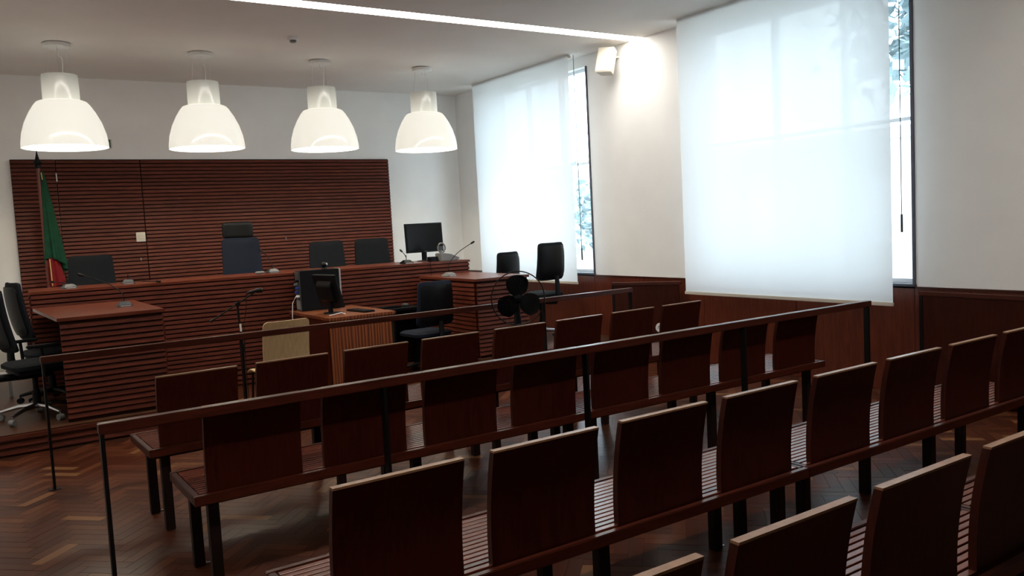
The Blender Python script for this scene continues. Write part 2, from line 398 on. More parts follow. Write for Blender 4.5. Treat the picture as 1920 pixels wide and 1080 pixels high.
# judges desk
LD = 4.83/math.cos(ang)
t = thing('judges_desk', 'long dark slatted judges desk on the platform before the slatted wall', 'desk', (.57, 9.42, PZ), ang)
hd = 1.035
obj('front_board', b1(0, LD, .002, .03, .002, hd-.03), M['gap'], t)
obj('side_board', b1(0, .03, .032, .72, .002, hd-.03), M['gap'], t); obj('side_board', b1(LD-.03, LD, .032, .72, .002, hd-.03), M['gap'], t)
obj('desk_top', b1(-.018, LD+.018, -.022, .74, hd-.028, hd), M['deskt'], t, bev=.003)
slats(t, LD, 21, 0, .002, .008)
mey = slatmesh(.70, 'y')
for i in range(21):
    link('slat', mey, t, (0, .01, .008+i*PIT))
    link('slat', mey, t, (LD, .71, .008+i*PIT), (0, 0, PI))
# wings
def wing(x0, x1, y0, y1, label, open_left):
    t = thing('wing_desk', label, 'desk', (x0, y0, PZ)); w = x1-x0; d = y1-y0; h = .88
    obj('front_board', b1(.02 if not open_left else 0, w, .002, .03, .002, h-.03), M['gap'], t)
    b = BM(); prism(b, [(-.02, -.022), (w+.02, -.022), (w+.02, d), (-.09 if open_left else -.02, d)], 2, h-.03, h)
    obj('desk_top', b, M['deskt'], t, bev=.003)
    slats(t, w, 17, 0, .002, .026)
    me = slatmesh(d-.03, 'y')
    if open_left:
        obj('side_board', b1(w-.03, w, .032, d-.004, .002, h-.03), M['gap'], t)
        for i in range(17): link('slat', me, t, (w, d-.02, .026+i*PIT), (0, 0, PI))
        obj('rear_board', b1(.42, .44, .032, d-.01, .002, h-.03), M['gap'], t)
    else:
        obj('side_board', b1(0, .03, .032, d-.004, .002, h-.03), M['gap'], t)
        for i in range(17): link('slat', me, t, (0, .02, .026+i*PIT))
    return t
wing(.66, 1.46, 7.79, 9.315, 'slatted wing desk at the flag end, joined to the judges desk', True)
wing(4.69, 5.37, 7.76, 9.07, 'slatted wing desk beside the windows, behind the fan', False)

# ------------------------------------------------------------------ benches
SH, LU = .50, 2.262
slat_me = None
def bench(loc, rz, label):
    global slat_me, parts_b
    t = thing('bench', label, 'bench', loc, rz, 'slatted benches for the public')
    # local: x along, y = 0 rear edge, +y towards the judges
    for nm, me in BP: 
        if nm[0] == 'slat':
            for i in range(13): link('seat_slat', me, t, (.031, .045+i*.034, SH-.02))
        elif nm[0] == 'backrest':
            for k in range(4):
                q = link('backrest', me, t, (.067+.56*k, .055, SH-.004)); link('lit_top_strip', BE, q)
        elif nm[0] == 'leg':
            for x in (.075, 1.13, 2.16):
                link('leg', me, t, (x, .47, 0)); link('leg', me, t, (x, .09, 0))
                link('foot_bracket', BR, t, (x+.052, .49, 0))
        else: link(nm[0], me, t)
    return t
BP = []
b = BM(); prism(b, [(0, 0), (.023, 0), (.0245, .0185), (.023, .02), (.0015, .02), (0, .0185)], 0, 0, LU-.062)
BP.append((('slat',), mesh('seat_slat', b, M['seatslat'])))
# curved backrest plate, 0.45 wide, 0.40 high, 22 mm thick, top leans back (towards -y)
T = .026
def backprof(v): return -.046*v*v + .004*math.sin(PI*v)
b = BM(); A = []
nv = 8
for j in range(nv+1):
    v = j/nv*.985; y = backprof(v); z = v*.404
    A.append([b.verts.new((x, y+dy, z)) for x, dy in ((0, -T/2), (.448, -T/2), (.448, T/2), (0, T/2))])
for j in range(nv):
    for k in range(4): b.faces.new((A[j][k], A[j][(k+1) % 4], A[j+1][(k+1) % 4], A[j+1][k]))
b.faces.new(A[0][::-1]); b.faces.new(A[-1])
BP.append((('backrest',), mesh('backrest', b, M['wood'], True)))
b = BM(); ye = backprof(.985); ye2 = backprof(1.0); box(b, 0, .448, -T/2, T/2, .398, .405)
for vv in b.verts: vv.co.y += ye2
BE = mesh('lit_top_strip', b, M['edge'])  # thin strip, its lighter colour stands in for light on the top
BP.append((('rear_rail',), mesh('rear_rail', b1(0, LU, 0, .028, SH-.045, SH), M['woodx'], bev=.003)))
BP.append((('front_rail',), mesh('front_rail', b1(0, LU, .492, .52, SH-.045, SH), M['woodx'], bev=.003)))
BP.append((('end_rail',), mesh('end_rail', b1(.0, .028, .030, .490, SH-.045, SH-.001), M['wood'], bev=.003)))
b = BM(); box(b, LU-.028, LU, .030, .490, SH-.045, SH-.001); BP.append((('end_rail',), mesh('end_rail', b, M['wood'], bev=.003)))
b = BM(); box(b, .04, LU-.04, .09, .14, SH-.075, SH-.024); BP.append((('under_beam',), mesh('under_beam', b, M['legs'])))
b = BM(); box(b, .04, LU-.04, .42, .47, SH-.075, SH-.024); BP.append((('under_beam',), mesh('under_beam', b, M['legs'])))
BP.append((('leg',), mesh('leg', b1(0, .05, 0, .05, .0, SH-.046), M['legs'], bev=.003)))
b = BM(); box(b, 0, .004, 0, .022, .001, .06); box(b, 0, .035, 0, .022, .001, .005); BR = mesh('foot_bracket', b, M['chrome'])
rows = [(4.865, math.radians(1.55), 'front'), (3.82, 0, 'second'), (2.285, 0, 'third'), (1.255, 0, 'nearest')]
for y, rz, nm in rows:
    for u in (0, 1):
        x = .785+u*(LU+.004)
        lab = {'front': 'slatted mahogany bench in the front row just behind the first handrail',
               'second': 'slatted mahogany bench behind the second long handrail',
               'third': 'slatted mahogany bench in the third row from the judges',
               'nearest': 'slatted mahogany bench nearest the camera'}[nm] + (', aisle half' if u == 0 else ', window half')
        bench((x, y+math.tan(rz)*(x-.785), 0), rz, lab)

# ------------------------------------------------------------------ handrails
def handrail(y, rz, x0, x1, posts, label):
    t = thing('handrail', label, 'railing', (x0, y, 0), rz)
    obj('rail', b1(0, x1-x0, -.025, .025, .868, .912), M['woodx'], t, bev=.003)
    me = mesh('post', b1(-.008, .008, -.022, .022, 0, .868), M['black'], bev=.001)
    mf = mesh('floor_plate', b1(-.035, .035, -.03, .03, 0, .004), M['black'])
    for px in posts: q = link('post', me, t, (px-x0, 0, 0)); link('floor_plate', mf, q)
handrail(3.758, 0, .42, 5.775, (.432, 1.70, 2.985, 4.345, 5.745), 'long wooden handrail on black posts across the middle of the benches')
handrail(6.37, math.radians(.72), .405, 5.76, (.418, 1.745, 3.03, 4.62, 5.74), 'wooden handrail on black posts between the front bench and the desks')

# panels standing along the right wall
def panel(p, q, z1, label, ends):
    d = Vector((q[0]-p[0], q[1]-p[1])); L = d.length; a = math.atan2(d.y, d.x)
    t = thing('low_wooden_partition', label, 'partition', (p[0], p[1], 0), a)
    obj('board', b1(.03, L-.03, -.012, .012, .03, z1-.035), M['wood'], t, bev=.002)
    obj('top_rail', b1(0, L, -.022, .022, z1-.034, z1), M['woodx'], t, bev=.003)
    for x in ends: obj('post', b1(x, x+.028, -.014, .014, 0, z1-.035), M['black'], t)
panel((6.215, 7.27), (6.64, 6.59), .90, 'low dark wooden partition standing askew between the two windows', (0,))
panel((6.655, 3.86), (6.60, 2.62), .90, 'low dark wooden partition along the wall beside the nearer window', (0, .86))
d = Vector((.425, -.68)).normalized(); nrm = Vector((d.y, -d.x)); pc = Vector((6.506, 6.805))+nrm*.014
t = thing('wall_socket', 'round white socket on the askew wooden partition', 'socket', (pc.x, pc.y, .383), math.atan2(nrm.y, nrm.x))
b = BM(); lathe(b, [(0, 0), (.055, 0), (.052, .016), (.028, .018), (.026, .006), (0, .006)], 24)
q = obj('plate', b, M['white'], t, smooth=True, rot=(0, PI/2, 0))

# ------------------------------------------------------------------ pendant lamps
def pendant(x, y, label, blk=False):
    zr = 2.635; t = thing('pendant_lamp', label, 'lamp', (x, y, zr), 0, 'white bell pendant lamps')
    pr = [(.400, 0), (.398, .05), (.385, .14), (.352, .25), (.305, .35), (.262, .42), (.235, .455), (.205, .468), (.165, .470)]
    inn = [(r-.012, z+(.001 if i == 0 else -.006)) for i, (r, z) in enumerate(pr)]
    b = BM(); lathe(b, pr, 64); obj('bell_shade', b, M['bell'], t, smooth=True)
    b = BM(); lathe(b, [(.400, 0)]+[(r, max(z, .0005)) for r, z in inn[:-1]]+[(.17, .46), (0, .462)], 64); obj('shade_lining', b, M['inner'], t, smooth=True)
    b = BM(); lathe(b, [(.170, .470), (.170, .60), (.167, .728), (.155, .728), (.158, .60), (.158, .475)], 48); obj('neck_shade', b, M['neck'], t, smooth=True)
    top = H-zr
    b = BM(); lathe(b, [(0, top-.05), (.112, top-.05), (.125, top-.042), (.125, top-.012), (.10, top-.010), (.10, top), (0, top)], 40); obj('ceiling_canopy', b, M['white'], t, smooth=True)
    for k in range(3):
        a = k*2*PI/3+.4; b = BM(); tube(b, [(.09*math.cos(a), .09*math.sin(a), top-.05), (.12*math.cos(a), .12*math.sin(a), .72), (.12*math.cos(a), .12*math.sin(a), .60)], .0012, 5); obj('suspension_wire', b, M['silver'], t)
    b = BM(); tube(b, [(0, 0, top-.05), (.01, -.01, top-.13), (.035, -.02, top-.15), (.04, -.01, .85), (.02, 0, .60)], .003, 6); obj('power_cord', b, M['white'], t, smooth=True)
    b = BM(); lathe(b, [(0, .57), (.04, .57), (.045, .50), (.045, .463), (0, .463)], 16); obj('lamp_holder', b, M['white'], t, smooth=True)
    if blk: obj('cord_clip', b1(-.10, -.02, -.02, .02, .728, .742), M['plastic'], t, bev=.003)
    l = bpy.data.lights.new('bulb', 'POINT'); l.energy = 22; l.color = (1, .86, .66); l.shadow_soft_size = .06
    lo = bpy.data.objects.new('bulb', l); C.objects.link(lo); lo.parent = t; lo.location = (0, 0, .16)
for x, lb, k in ((1.019, 'white bell pendant lamp above the flag', False), (2.418, 'white bell pendant lamp above the headrest chair, dark clip on top', True),
                 (3.788, 'white bell pendant lamp above the twin chairs, below the smoke detector', False), (5.160, 'white bell pendant lamp above the desk monitor, nearest the windows', False)):
    pendant(x, 9.59, lb, k)
t = thing('smoke_detector', 'small round white smoke detector on the ceiling', 'smoke detector', (3.109, 8.56, H))
b = BM(); lathe(b, [(0, -.028), (.05, -.028), (.055, -.02), (.055, 0), (0, 0)], 28); obj('mount', b, M['white'], t, smooth=True)
b = BM(); lathe(b, [(0, -.052), (.022, -.052), (.034, -.044), (.034, -.028), (0, -.028)], 28); obj('sensor_head', b, M['grey'], t, smooth=True)
# loudspeaker
t = thing('wall_speaker', 'small cream loudspeaker tilted high on the wall between windows', 'speaker', (W-.001, 7.60, 3.48))
R = Matrix.Rotation(math.radians(-12), 4, 'Y') @ Matrix.Rotation(math.radians(-24), 4, 'Z')
b = BM(); prism(b, [(-.26, -.105), (-.26, .105), (-.12, .08), (-.12, -.08)], 2, -.15, .15)
bmesh.ops.rotate(b, cent=(-.19, 0, 0), matrix=Matrix.Rotation(math.radians(24), 3, 'Z'), verts=b.verts); bmesh.ops.rotate(b, cent=(-.19, 0, 0), matrix=Matrix.Rotation(math.radians(14), 3, 'Y'), verts=b.verts)
obj('cabinet', b, M['cream'], t, bev=.006)
b = BM(); box(b, -.266, -.261, -.09, .09, -.135, .135); box(b, -.270, -.266, -.014, .014, -.014, .014)
bmesh.ops.rotate(b, cent=(-.19, 0, 0), matrix=Matrix.Rotation(math.radians(24), 3, 'Z'), verts=b.verts); bmesh.ops.rotate(b, cent=(-.19, 0, 0), matrix=Matrix.Rotation(math.radians(14), 3, 'Y'), verts=b.verts)
obj('grille', b, M['cream'], t)
b = BM(); tube(b, [(-.14, 0, .06), (-.05, 0, .06), (0, 0, .06)], .014, 8); obj('bracket', b, M['cream'], t)
# emergency sign edge
t = thing('exit_sign', 'small green emergency sign on the wall behind the first lamp', 'sign', (1.69, B-.001, 2.885))
obj('sign_box', b1(-.09, .045, -.03, 0, -.055, .055), M['cream'], t, bev=.003); obj('sign_face', b1(-.085, .03, -.036, -.03, -.048, .048), M['greensign'], t)

# ------------------------------------------------------------------ flag
t = thing('flag', 'green and red flag hanging on a wooden pole beside the slatted wall', 'flag', (.86, 10.95, PZ))
b = BM(); tube(b, [(0, 0, .03), (0, 0, 2.38)], .020, 14); obj('pole', b, M['pole'], t, smooth=True)
b = BM(); lathe(b, [(0, 0), (.16, 0), (.16, .02), (.05, .05), (.03, .07), (0, .07)], 28); obj('base', b, M['pole'], t, smooth=True)
b = BM(); lathe(b, [(0, 2.37), (.03, 2.37), (.034, 2.40), (.028, 2.415), (.048, 2.43), (.046, 2.445), (.022, 2.475), (.012, 2.52), (.004, 2.57), (0, 2.58)], 20); obj('finial', b, M['leather'], t, smooth=True)
def drape(zs, r0, r1, cx0, cx1, folds, amp, hem, ph=0):
    b = BM(); n = 64; R = []
    for j, z in enumerate(zs):
        k = j/(len(zs)-1); rr = r0+(r1-r0)*k**.8; cx = cx0+(cx1-cx0)*k; ring = []
        for i in range(n):
            a = i*2*PI/n; q = rr*(1+amp*k*math.sin(folds*a+ph+.8*k)); 
            zz = z + (hem*math.sin(a*1.0+.6)*k**4)
            ring.append(b.verts.new((cx+q*math.cos(a), .55*q*math.sin(a)-.01, zz)))
        R.append(ring)
    for A, Bq in zip(R, R[1:]):
        for i in range(n): b.faces.new((A[i], A[(i+1) % n], Bq[(i+1) % n], Bq[i]))
    return b
zz = [2.33-.090*i for i in range(13)]
obj('green_cloth', drape(zz, .018, .10, .035, .09, 7, .30, -.09), M['green'], t, smooth=True)
zz = [1.9-.085*i for i in range(11)]
obj('red_cloth', drape(zz, .015, .075, .02, .075, 6, .28, .04, 1.3), M['red'], t, smooth=True)
b = BM(); tube(b, [(.024, -.03, 2.32), (.03, -.035, 2.24)], .006, 6); tube(b, [(.02, -.12, 1.33), (.025, -.12, 1.02)], .006, 6); obj('gold_cord', b, M['gold'], t)

# ------------------------------------------------------------------ chairs
def office_chair(loc, rz, label, bw=.45, bh=.42, zb=.52, fab='fabric', seat=.47, arms=False, head=False, lean=.10, base='plastic'):
    t = thing('office_chair', label, 'chair', loc, rz)
    b = cushion(.48, .46, .075, .09, 0, 0); bmesh.ops.rotate(b, cent=(0, 0, 0), matrix=Matrix.Rotation(PI/2, 3, 'X'), verts=b.verts)
    obj('seat', b, M[fab], t, smooth=True, loc=(0, .02, seat))
    b = BM(); box(b, -.19, .19, -.17, .21, seat-.062, seat-.038); box(b, -.06, .06, -.12, .12, seat-.11, seat-.06); obj('seat_pan', b, M['plastic'], t, bev=.006)
    b = cushion(bw, bh, .055, .055, .035, .015, taper=.05); bmesh.ops.rotate(b, cent=(0, 0, 0), matrix=Matrix.Rotation(-lean*-1, 3, 'X'), verts=b.verts)
    obj('backrest', b, M[fab], t, smooth=True, loc=(0, -.235-.02, zb+bh/2))
    b = cushion(bw*.9, bh*.85, .02, .055, .035, .015, taper=.05); bmesh.ops.rotate(b, cent=(0, 0, 0), matrix=Matrix.Rotation(lean, 3, 'X'), verts=b.verts)
    obj('back_shell', b, M['plastic'], t, smooth=True, loc=(0, -.292, zb+bh/2))
    b = BM(); tube(b, [(0, -.05, seat-.09), (0, -.27, seat-.08), (0, -.325, seat-.02), (0, -.318, zb+bh*.12)], [.03, .032, .034, .026], 10); obj('back_bar', b, M['plastic'], t, smooth=True)
    if head:
        b = cushion(.37, .21, .09, .06, .02, 0); obj('headrest', b, M['leather'], t, smooth=True, loc=(.015, -.29, zb+bh+.095))
        b = BM(); box(b, -.04, .04, -.33, -.31, zb+bh*.7, zb+bh+.08); obj('headrest_bar', b, M['plastic'], t)
    b = BM(); lathe(b, [(0, .09), (.032, .09), (.032, .25), (.022, .25), (.022, seat-.10), (0, seat-.10)], 16); obj('gas_column', b, M['plastic'], t, smooth=True)
    for k in range(5):
        a = k*2*PI/5+.3; ca, sa = math.cos(a), math.sin(a)
        b = BM(); tube(b, [(0, 0, .115), (.15*ca, .15*sa, .11), (.30*ca, .30*sa, .075)], [.026, .02, .014], 8); q = obj('base_leg', b, M[base], t, smooth=True)
        b = BM(); tube(b, [(.30*ca-.022*sa, .30*sa+.022*ca, .028), (.30*ca+.022*sa, .30*sa-.022*ca, .028)], .027, 14); tube(b, [(.30*ca, .30*sa, .04), (.30*ca, .30*sa, .075)], .007, 6)
        obj('castor', b, M['grey'] if base == 'chrome' else M['plastic'], q, smooth=True)
    if arms:
        for s in (-1, 1):
            b = BM(); tube(b, [(s*.22, .0, seat-.05), (s*.285, 0, seat-.03), (s*.29, -.01, seat+.17)], .014, 8); q = obj('armrest', b, M['plastic'], t, smooth=True)
            b = BM(); box(b, s*.29-.03, s*.29+.03, -.12, .13, seat+.17, seat+.195); obj('arm_pad', b, M['plastic'], q, bev=.008)
    return t
office_chair((1.252, 10.19, PZ), PI+.02, 'dark office chair behind the judges desk beside the flag', bw=.475, bh=.50, zb=.85, seat=.58, fab='fabric')
office_chair((2.925, 10.19, PZ), PI-.03, 'tall black office chair with padded headrest behind the judges desk', bw=.47, bh=.60, zb=.86, seat=.55, fab='fabricb', head=True)
office_chair((4.037, 10.19, PZ), PI, 'black office chair behind the judges desk beside the headrest chair', bw=.48, bh=.50, zb=.855, seat=.58)
office_chair((4.68, 10.19, PZ), PI, 'black office chair behind the judges desk nearest the monitor', bw=.50, bh=.50, zb=.857, seat=.58)
office_chair((5.82, 9.12, PZ), math.radians(14), 'black office chair behind the window-side wing desk', bw=.41, bh=.45, zb=.65, seat=.50)
office_chair((6.02, 8.42, PZ), math.radians(6), 'black office chair with tall curved back beside the far window', bw=.43, bh=.46, zb=.745, seat=.56, base='chrome')
office_chair((4.34, 8.32, 0), math.radians(4), 'grey-black office chair between the table and the wing desk', bw=.46, bh=.50, zb=.545, seat=.45, fab='fabricb')
office_chair((.47, 8.22, PZ), math.radians(-78), 'dark office chair with chrome base at the flag-end wing desk', bw=.45, bh=.54, zb=.60, seat=.47, base='chrome', lean=.16, arms=True)
office_chair((.655, 8.98, PZ), math.radians(-80), 'dark office chair at the left edge behind the chrome-based one', bw=.45, bh=.54, zb=.62, seat=.47, lean=.16)

# plywood chair
t = thing('plywood_chair', 'light birch plywood chair facing the judges desk', 'chair', (2.42, 7.44, 0), math.radians(4))
b = cushion(.44, .44, .012, .045, .02, -.015, nx=14, nz=14, edge=0); bmesh.ops.rotate(b, cent=(0, 0, 0), matrix=Matrix.Rotation(.13, 3, 'X'), verts=b.verts)
obj('backrest', b, M['ply'], t, smooth=True, loc=(0, -.06, .655))
b = BM(); n = 14; A = []
for i in range(n+1):
    v = i/n; y = -.02+.44*v; z = .42-.02*math.sin(v*PI) - (.045*((v-.8)/.2)**2 if v > .8 else 0)
    A.append([b.verts.new((x, y, z+dz)) for x, dz in ((-.21, 0), (.21, 0), (.21, -.012), (-.21, -.012))])
for A0, A1 in zip(A, A[1:]):
    for k in range(4): b.faces.new((A0[k], A0[(k+1) % 4], A1[(k+1) % 4], A1[k]))
b.faces.new(A[0]); b.faces.new(A[-1][::-1])
obj('seat', b, M['ply'], t, smooth=True)
for s in (-1, 1):
    b = BM(); tube(b, [(s*.20, .38, 0.01), (s*.19, .34, .385)], .011, 8); obj('leg', b, M['black'], t, smooth=True)
    b = BM(); tube(b, [(s*.20, -.14, 0.01), (s*.19, -.045, .41), (s*.19, -.052, .47)], .011, 8); obj('leg', b, M['black'], t, smooth=True)
    b = BM(); tube(b, [(s*.19, .34, .385), (s*.19, -.03, .39)], .010, 8); obj('seat_rail', b, M['black'], t)

# ------------------------------------------------------------------ witness table and what stands on it
TZ = .78
t = thing('zebrano_table', 'small orange-brown striped wood table with a computer on it', 'table', (3.05, 7.95, 0))
obj('table_top', b1(0, .75, 0, 1.19, TZ-.03, TZ), M['zebra'], t, bev=.002)
obj('front_panel', b1(.018, .732, .012, .032, .0, TZ-.031), M['zebra'], t)
obj('side_panel', b1(0.004, .022, .034, 1.18, .0, TZ-.031), M['wood'], t); obj('side_panel', b1(.728, .746, .034, 1.18, .0, TZ-.031), M['wood'], t)
t = thing('computer_tower', 'black computer tower on the striped table, its back full of plugs', 'computer', (3.12, 8.93, TZ), math.radians(-4))
obj('case', b1(.012, .455, 0, .19, 0, .45), M['plastic'], t, bev=.004)
obj('front_bezel', b1(.457, .475, -.003, .193, 0, .452), M['silver'], t, bev=.003)
obj('rear_plate', b1(.004, .011, .006, .184, .004, .446), M['dgrey'], t)
obj('power_supply_grille', b1(-.001, .004, .02, .17, .02, .12), M['grey'], t)
for i, (yy, z, mm) in enumerate(((.05, .34, 'plastic'), (.12, .30, 'grey'), (.06, .26, 'bluecap'), (.10, .21, 'bluecap'), (.05, .17, 'white'))):
    obj('plug', b1(-.03, .004, yy-.018, yy+.018, z-.012, z+.012), M[mm], t, bev=.003)
b = BM(); tube(b, [(-.03, .06, .17), (-.08, .04, .10), (-.095, .03, -.05), (-.095, .03, -.35)], .004, 6); tag(obj('cable', b, M['white'], loc=(3.12, 8.93, TZ)), 'white cable hanging from the back of the computer tower', 'cable')
t = thing('webcam', 'small round webcam sitting on top of the computer tower', 'webcam', (3.44, 8.99, TZ+.453))
b = BM(); lathe(b, [(0, 0), (.03, 0), (.026, .012), (.01, .02), (0, .02)], 16); obj('foot', b, M['plastic'], t, smooth=True)
b = BM(); bmesh.ops.create_uvsphere(b, u_segments=18, v_segments=12, radius=.030, matrix=Matrix.Translation((0, 0, .048))); obj('ball', b, M['plastic'], t, smooth=True)
b = BM(); tube(b, [(.022, -.018, .052), (.030, -.024, .054)], .014, 14); obj('lens_ring', b, M['silver'], t)
def monitor(loc, rz, tilt, w, h, label, neck=.12, stand='oval', logo=False):
    t = thing('monitor', label, 'monitor', loc, rz)
    RX = Matrix.Rotation(tilt, 3, 'X'); pv = (0, 0, neck)
    # the screen faces local -y
    b = BM(); box(b, -w/2, w/2, -.012, .02, neck, neck+h); bmesh.ops.rotate(b, cent=pv, matrix=RX, verts=b.verts); obj('bezel', b, M['plastic'], t, bev=.004)
    b = BM(); box(b, -w/2+.018, w/2-.018, -.0145, -.0125, neck+.03, neck+h-.018); bmesh.ops.rotate(b, cent=pv, matrix=RX, verts=b.verts); obj('screen', b, M['screen'], t)
    b = BM(); prism(b, [(.02, neck+.05), (.055, neck+.09), (.055, neck+h-.11), (.02, neck+h-.06)], 0, -w*.32, w*.32); bmesh.ops.rotate(b, cent=pv, matrix=RX, verts=b.verts); obj('rear_housing', b, M['plastic'], t, bev=.006)
    b = BM(); box(b, -.035, .035, .02, .045, .01, neck+.12); obj('neck', b, M['plastic'], t, bev=.006)
    b = BM(); lathe(b, [(0, 0), (.115, 0), (.11, .010), (.03, .018), (0, .018)], 32); bmesh.ops.scale(b, vec=(1.1, .85, 1), verts=b.verts); obj('foot', b, M['plastic'], t, smooth=True)
    if logo: b = BM(); box(b, -.02, .02, -.0135, -.0125, neck+.010, neck+.018); bmesh.ops.rotate(b, cent=pv, matrix=RX, verts=b.verts); obj('badge', b, M['dgrey'], t)
    return t
monitor((3.285, 8.40, TZ), math.radians(99), math.radians(-14), .46, .355, 'black flat monitor seen from behind on the striped table', neck=.075)
t = thing('keyboard', 'black keyboard lying on the striped table beside the monitor', 'keyboard', (3.55, 8.30, TZ), math.radians(96))
obj('tray', b1(-.20, .20, -.065, .065, 0, .016), M['plastic'], t, bev=.004)
for r in range(4): obj('key_row', b1(-.19, .19, -.055+r*.028, -.031+r*.028, .016, .021), M['plastic'], t, bev=.001)
b = BM(); tube(b, [(0, 0, .006), (.06, -.05, .02), (.11, -.06, .03), (.15, -.07, .012)], .006, 6); tag(obj('cable', b, M['white'], loc=(3.14, 8.15, TZ)), 'short white cable end on the table beside the monitor foot', 'cable')

# black side desk with keyboard and mouse
t = thing('side_desk', 'low black side desk between the striped table and the judges desk', 'desk', (3.86, 8.78, 0))
obj('desk_top', b1(0, .72, 0, .34, .68, .71), M['plastic'], t, bev=.003)
for x in (0, .69): obj('leg', b1(x, x+.03, .02, .32, 0, .679), M['plastic'], t)
obj('modesty_panel', b1(.032, .688, .29, .31, .25, .679), M['plastic'], t)
t = thing('keyboard', 'black keyboard on the black side desk', 'keyboard', (4.12, 8.95, .711), .05)
obj('tray', b1(-.20, .20, -.07, .07, 0, .018), M['plastic'], t, bev=.004)
for r in range(4): obj('key_row', b1(-.19, .19, -.058+r*.03, -.032+r*.03, .018, .023), M['plastic'], t, bev=.001)
b = cushion(.065, .11, .034, .03); bmesh.ops.rotate(b, cent=(0, 0, 0), matrix=Matrix.Rotation(PI/2, 3, 'X'), verts=b.verts)
tag(obj('computer_mouse', b, M['dgrey'], smooth=True, loc=(4.42, 8.98, .728)), 'dark computer mouse on the black side desk', 'mouse')

# ------------------------------------------------------------------ microphones
def deskmic(loc, rz, label, tip=(.0, .30, .33), col='dgrey', glow=False):
    t = thing('conference_microphone', label, 'microphone', loc, rz, 'conference microphones on the desks')
    b = BM(); prism(b, [(-.075, 0), (.075, 0), (.075, .012), (.02, .045), (-.04, .045), (-.075, .014)], 0, -.065, .065)
    for v in b.verts:
        if v.co.z > .03: v.co.x *= .6
    obj('base', b, M[col], t, bev=.006)
    obj('button_strip', b1(-.045, .045, -.079, -.0755, .003, .012), M['silver'], t)
    tx, ty, tz = tip; b = BM()
    pts = [(0, .0, .045), (0, 0, .10), (tx*.12, ty*.12, .045+tz*.42), (tx*.4, ty*.4, .045+tz*.68), (tx*.75, ty*.75, .045+tz*.88), (tx, ty, .045+tz)]
    P = [Vector(p) for p in pts]; out = []
    for i in range(len(P)-1):
        p0, p1, p2, p3 = P[max(i-1, 0)], P[i], P[i+1], P[min(i+2, len(P)-1)]
        for k in range(6):
            s = k/6; out.append(.5*((2*p1)+(p2-p0)*s+(2*p0-5*p1+4*p2-p3)*s*s+(3*p1-p0-3*p2+p3)*s**3))
    out.append(P[-1]); tube(b, out, .0045, 8); obj('gooseneck', b, M['plastic'], t, smooth=True)
    d = (P[-1]-out[-3]).normalized(); b = BM(); tube(b, [P[-1], P[-1]+d*.012, P[-1]+d*.055, P[-1]+d*.062], [.006, .012, .012, .006], 12); obj('capsule', b, M['leather'], t, smooth=True)
    return t
def dz(x): return PZ+1.036
deskmic((1.27, 8.50, 1.051), 0, 'grey desk microphone on the flag-end wing desk, neck bent sideways', (-.30, .12, .26))
deskmic((.93, 9.62, dz(0)), .2, 'grey desk microphone at the flag end of the judges desk', (-.05, .30, .02))
deskmic((1.50, 9.66, dz(0)), -.1, 'grey desk microphone beside the first dark chair on the judges desk', (.25, -.28, -.03))
deskmic((3.05, 9.62, dz(0)), 0, 'grey desk microphone right of the tall headrest chair', (-.04, .20, .20))
deskmic((4.62, 9.28, dz(0)), 0, 'black desk microphone in front of the monitor on the judges desk', (.0, .10, .10), 'plastic')
deskmic((4.83, 8.60, 1.051), math.radians(8), 'pale grey microphone with long neck on the window-side wing desk', (.34, -.02, .32), 'grey')
b = cushion(.06, .10, .03, .028); bmesh.ops.rotate(b, cent=(0, 0, 0), matrix=Matrix.Rotation(PI/2, 3, 'X'), verts=b.verts)
tag(obj('computer_mouse', b, M['grey'], smooth=True, loc=(2.87, 9.52, dz(0)+.016), rot=(0, 0, 1.2)), 'pale mouse on the judges desk beside the headrest chair', 'mouse')
# main monitor and camera unit
monitor((5.035, 9.55, dz(0)), math.radians(3), math.radians(-3), .55, .375, 'black flat monitor at the window end of the judges desk', neck=.115, logo=True)
t = thing('conference_camera', 'round-headed grey video camera unit at the window end of the judges desk', 'camera', (5.10, 9.235, dz(0)))
obj('deck_unit', b1(-.16, -.06, .0, .10, 0, .06), M['plastic'], t, bev=.004)
b = BM(); prism(b, [(-.05, 0), (.20, 0), (.23, .03), (.10, .085), (.0, .10), (-.05, .10)], 1, -.06, .09); obj('body', b, M['grey'], t, bev=.008)
b = BM(); n = 32
for i in range(n):
    pass
ring = BM(); pts = [(-.01+.052*math.cos(a), -.02, .165+.060*math.sin(a)) for a in [i*2*PI/28 for i in range(29)]]; tube(ring, pts, .010, 8, caps=False)
obj('head_ring', ring, M['grey'], t, smooth=True)
b = BM(); box(b, -.045, .025, -.012, .012, .140, .190); obj('lens_block', b, M['dgrey'], t, bev=.006)
b = BM(); tube(b, [(-.01, 0, .095), (-.01, 0, .14)], .016, 10); obj('neck', b, M['grey'], t)
t = thing('small_webcam', 'tiny grey webcam at the corner of the judges desk', 'webcam', (5.34, 9.50, dz(0)))
b = BM(); bmesh.ops.create_uvsphere(b, u_segments=14, v_segments=10, radius=.026, matrix=Matrix.Translation((0, 0, .034))); obj('ball', b, M['grey'], t, smooth=True)
b = BM(); lathe(b, [(0, 0), (.022, 0), (.018, .01), (0, .012)], 14); obj('foot', b, M['plastic'], t)
# thin cables down the desk front
for i, (x, col, z1, lb) in enumerate(((3.16, 'plastic', .55, 'thin dark cable down the judges desk front beside the microphone stand'), (4.86, 'plastic', .75, 'thin dark cable down the judges desk front under the monitor'))):
    y = deskY(x)-.032; b = BM(); tube(b, [(x, y, 1.21), (x+.005, y-.004, 1.0), (x-.006, y, .8), (x, y, z1)], .0035, 6)
    if i == 0: tube(b, [(x, y, 1.10), (x, y, 1.02)], .010, 6)
    tag(obj('cable', b, M[col]), lb, 'cable')

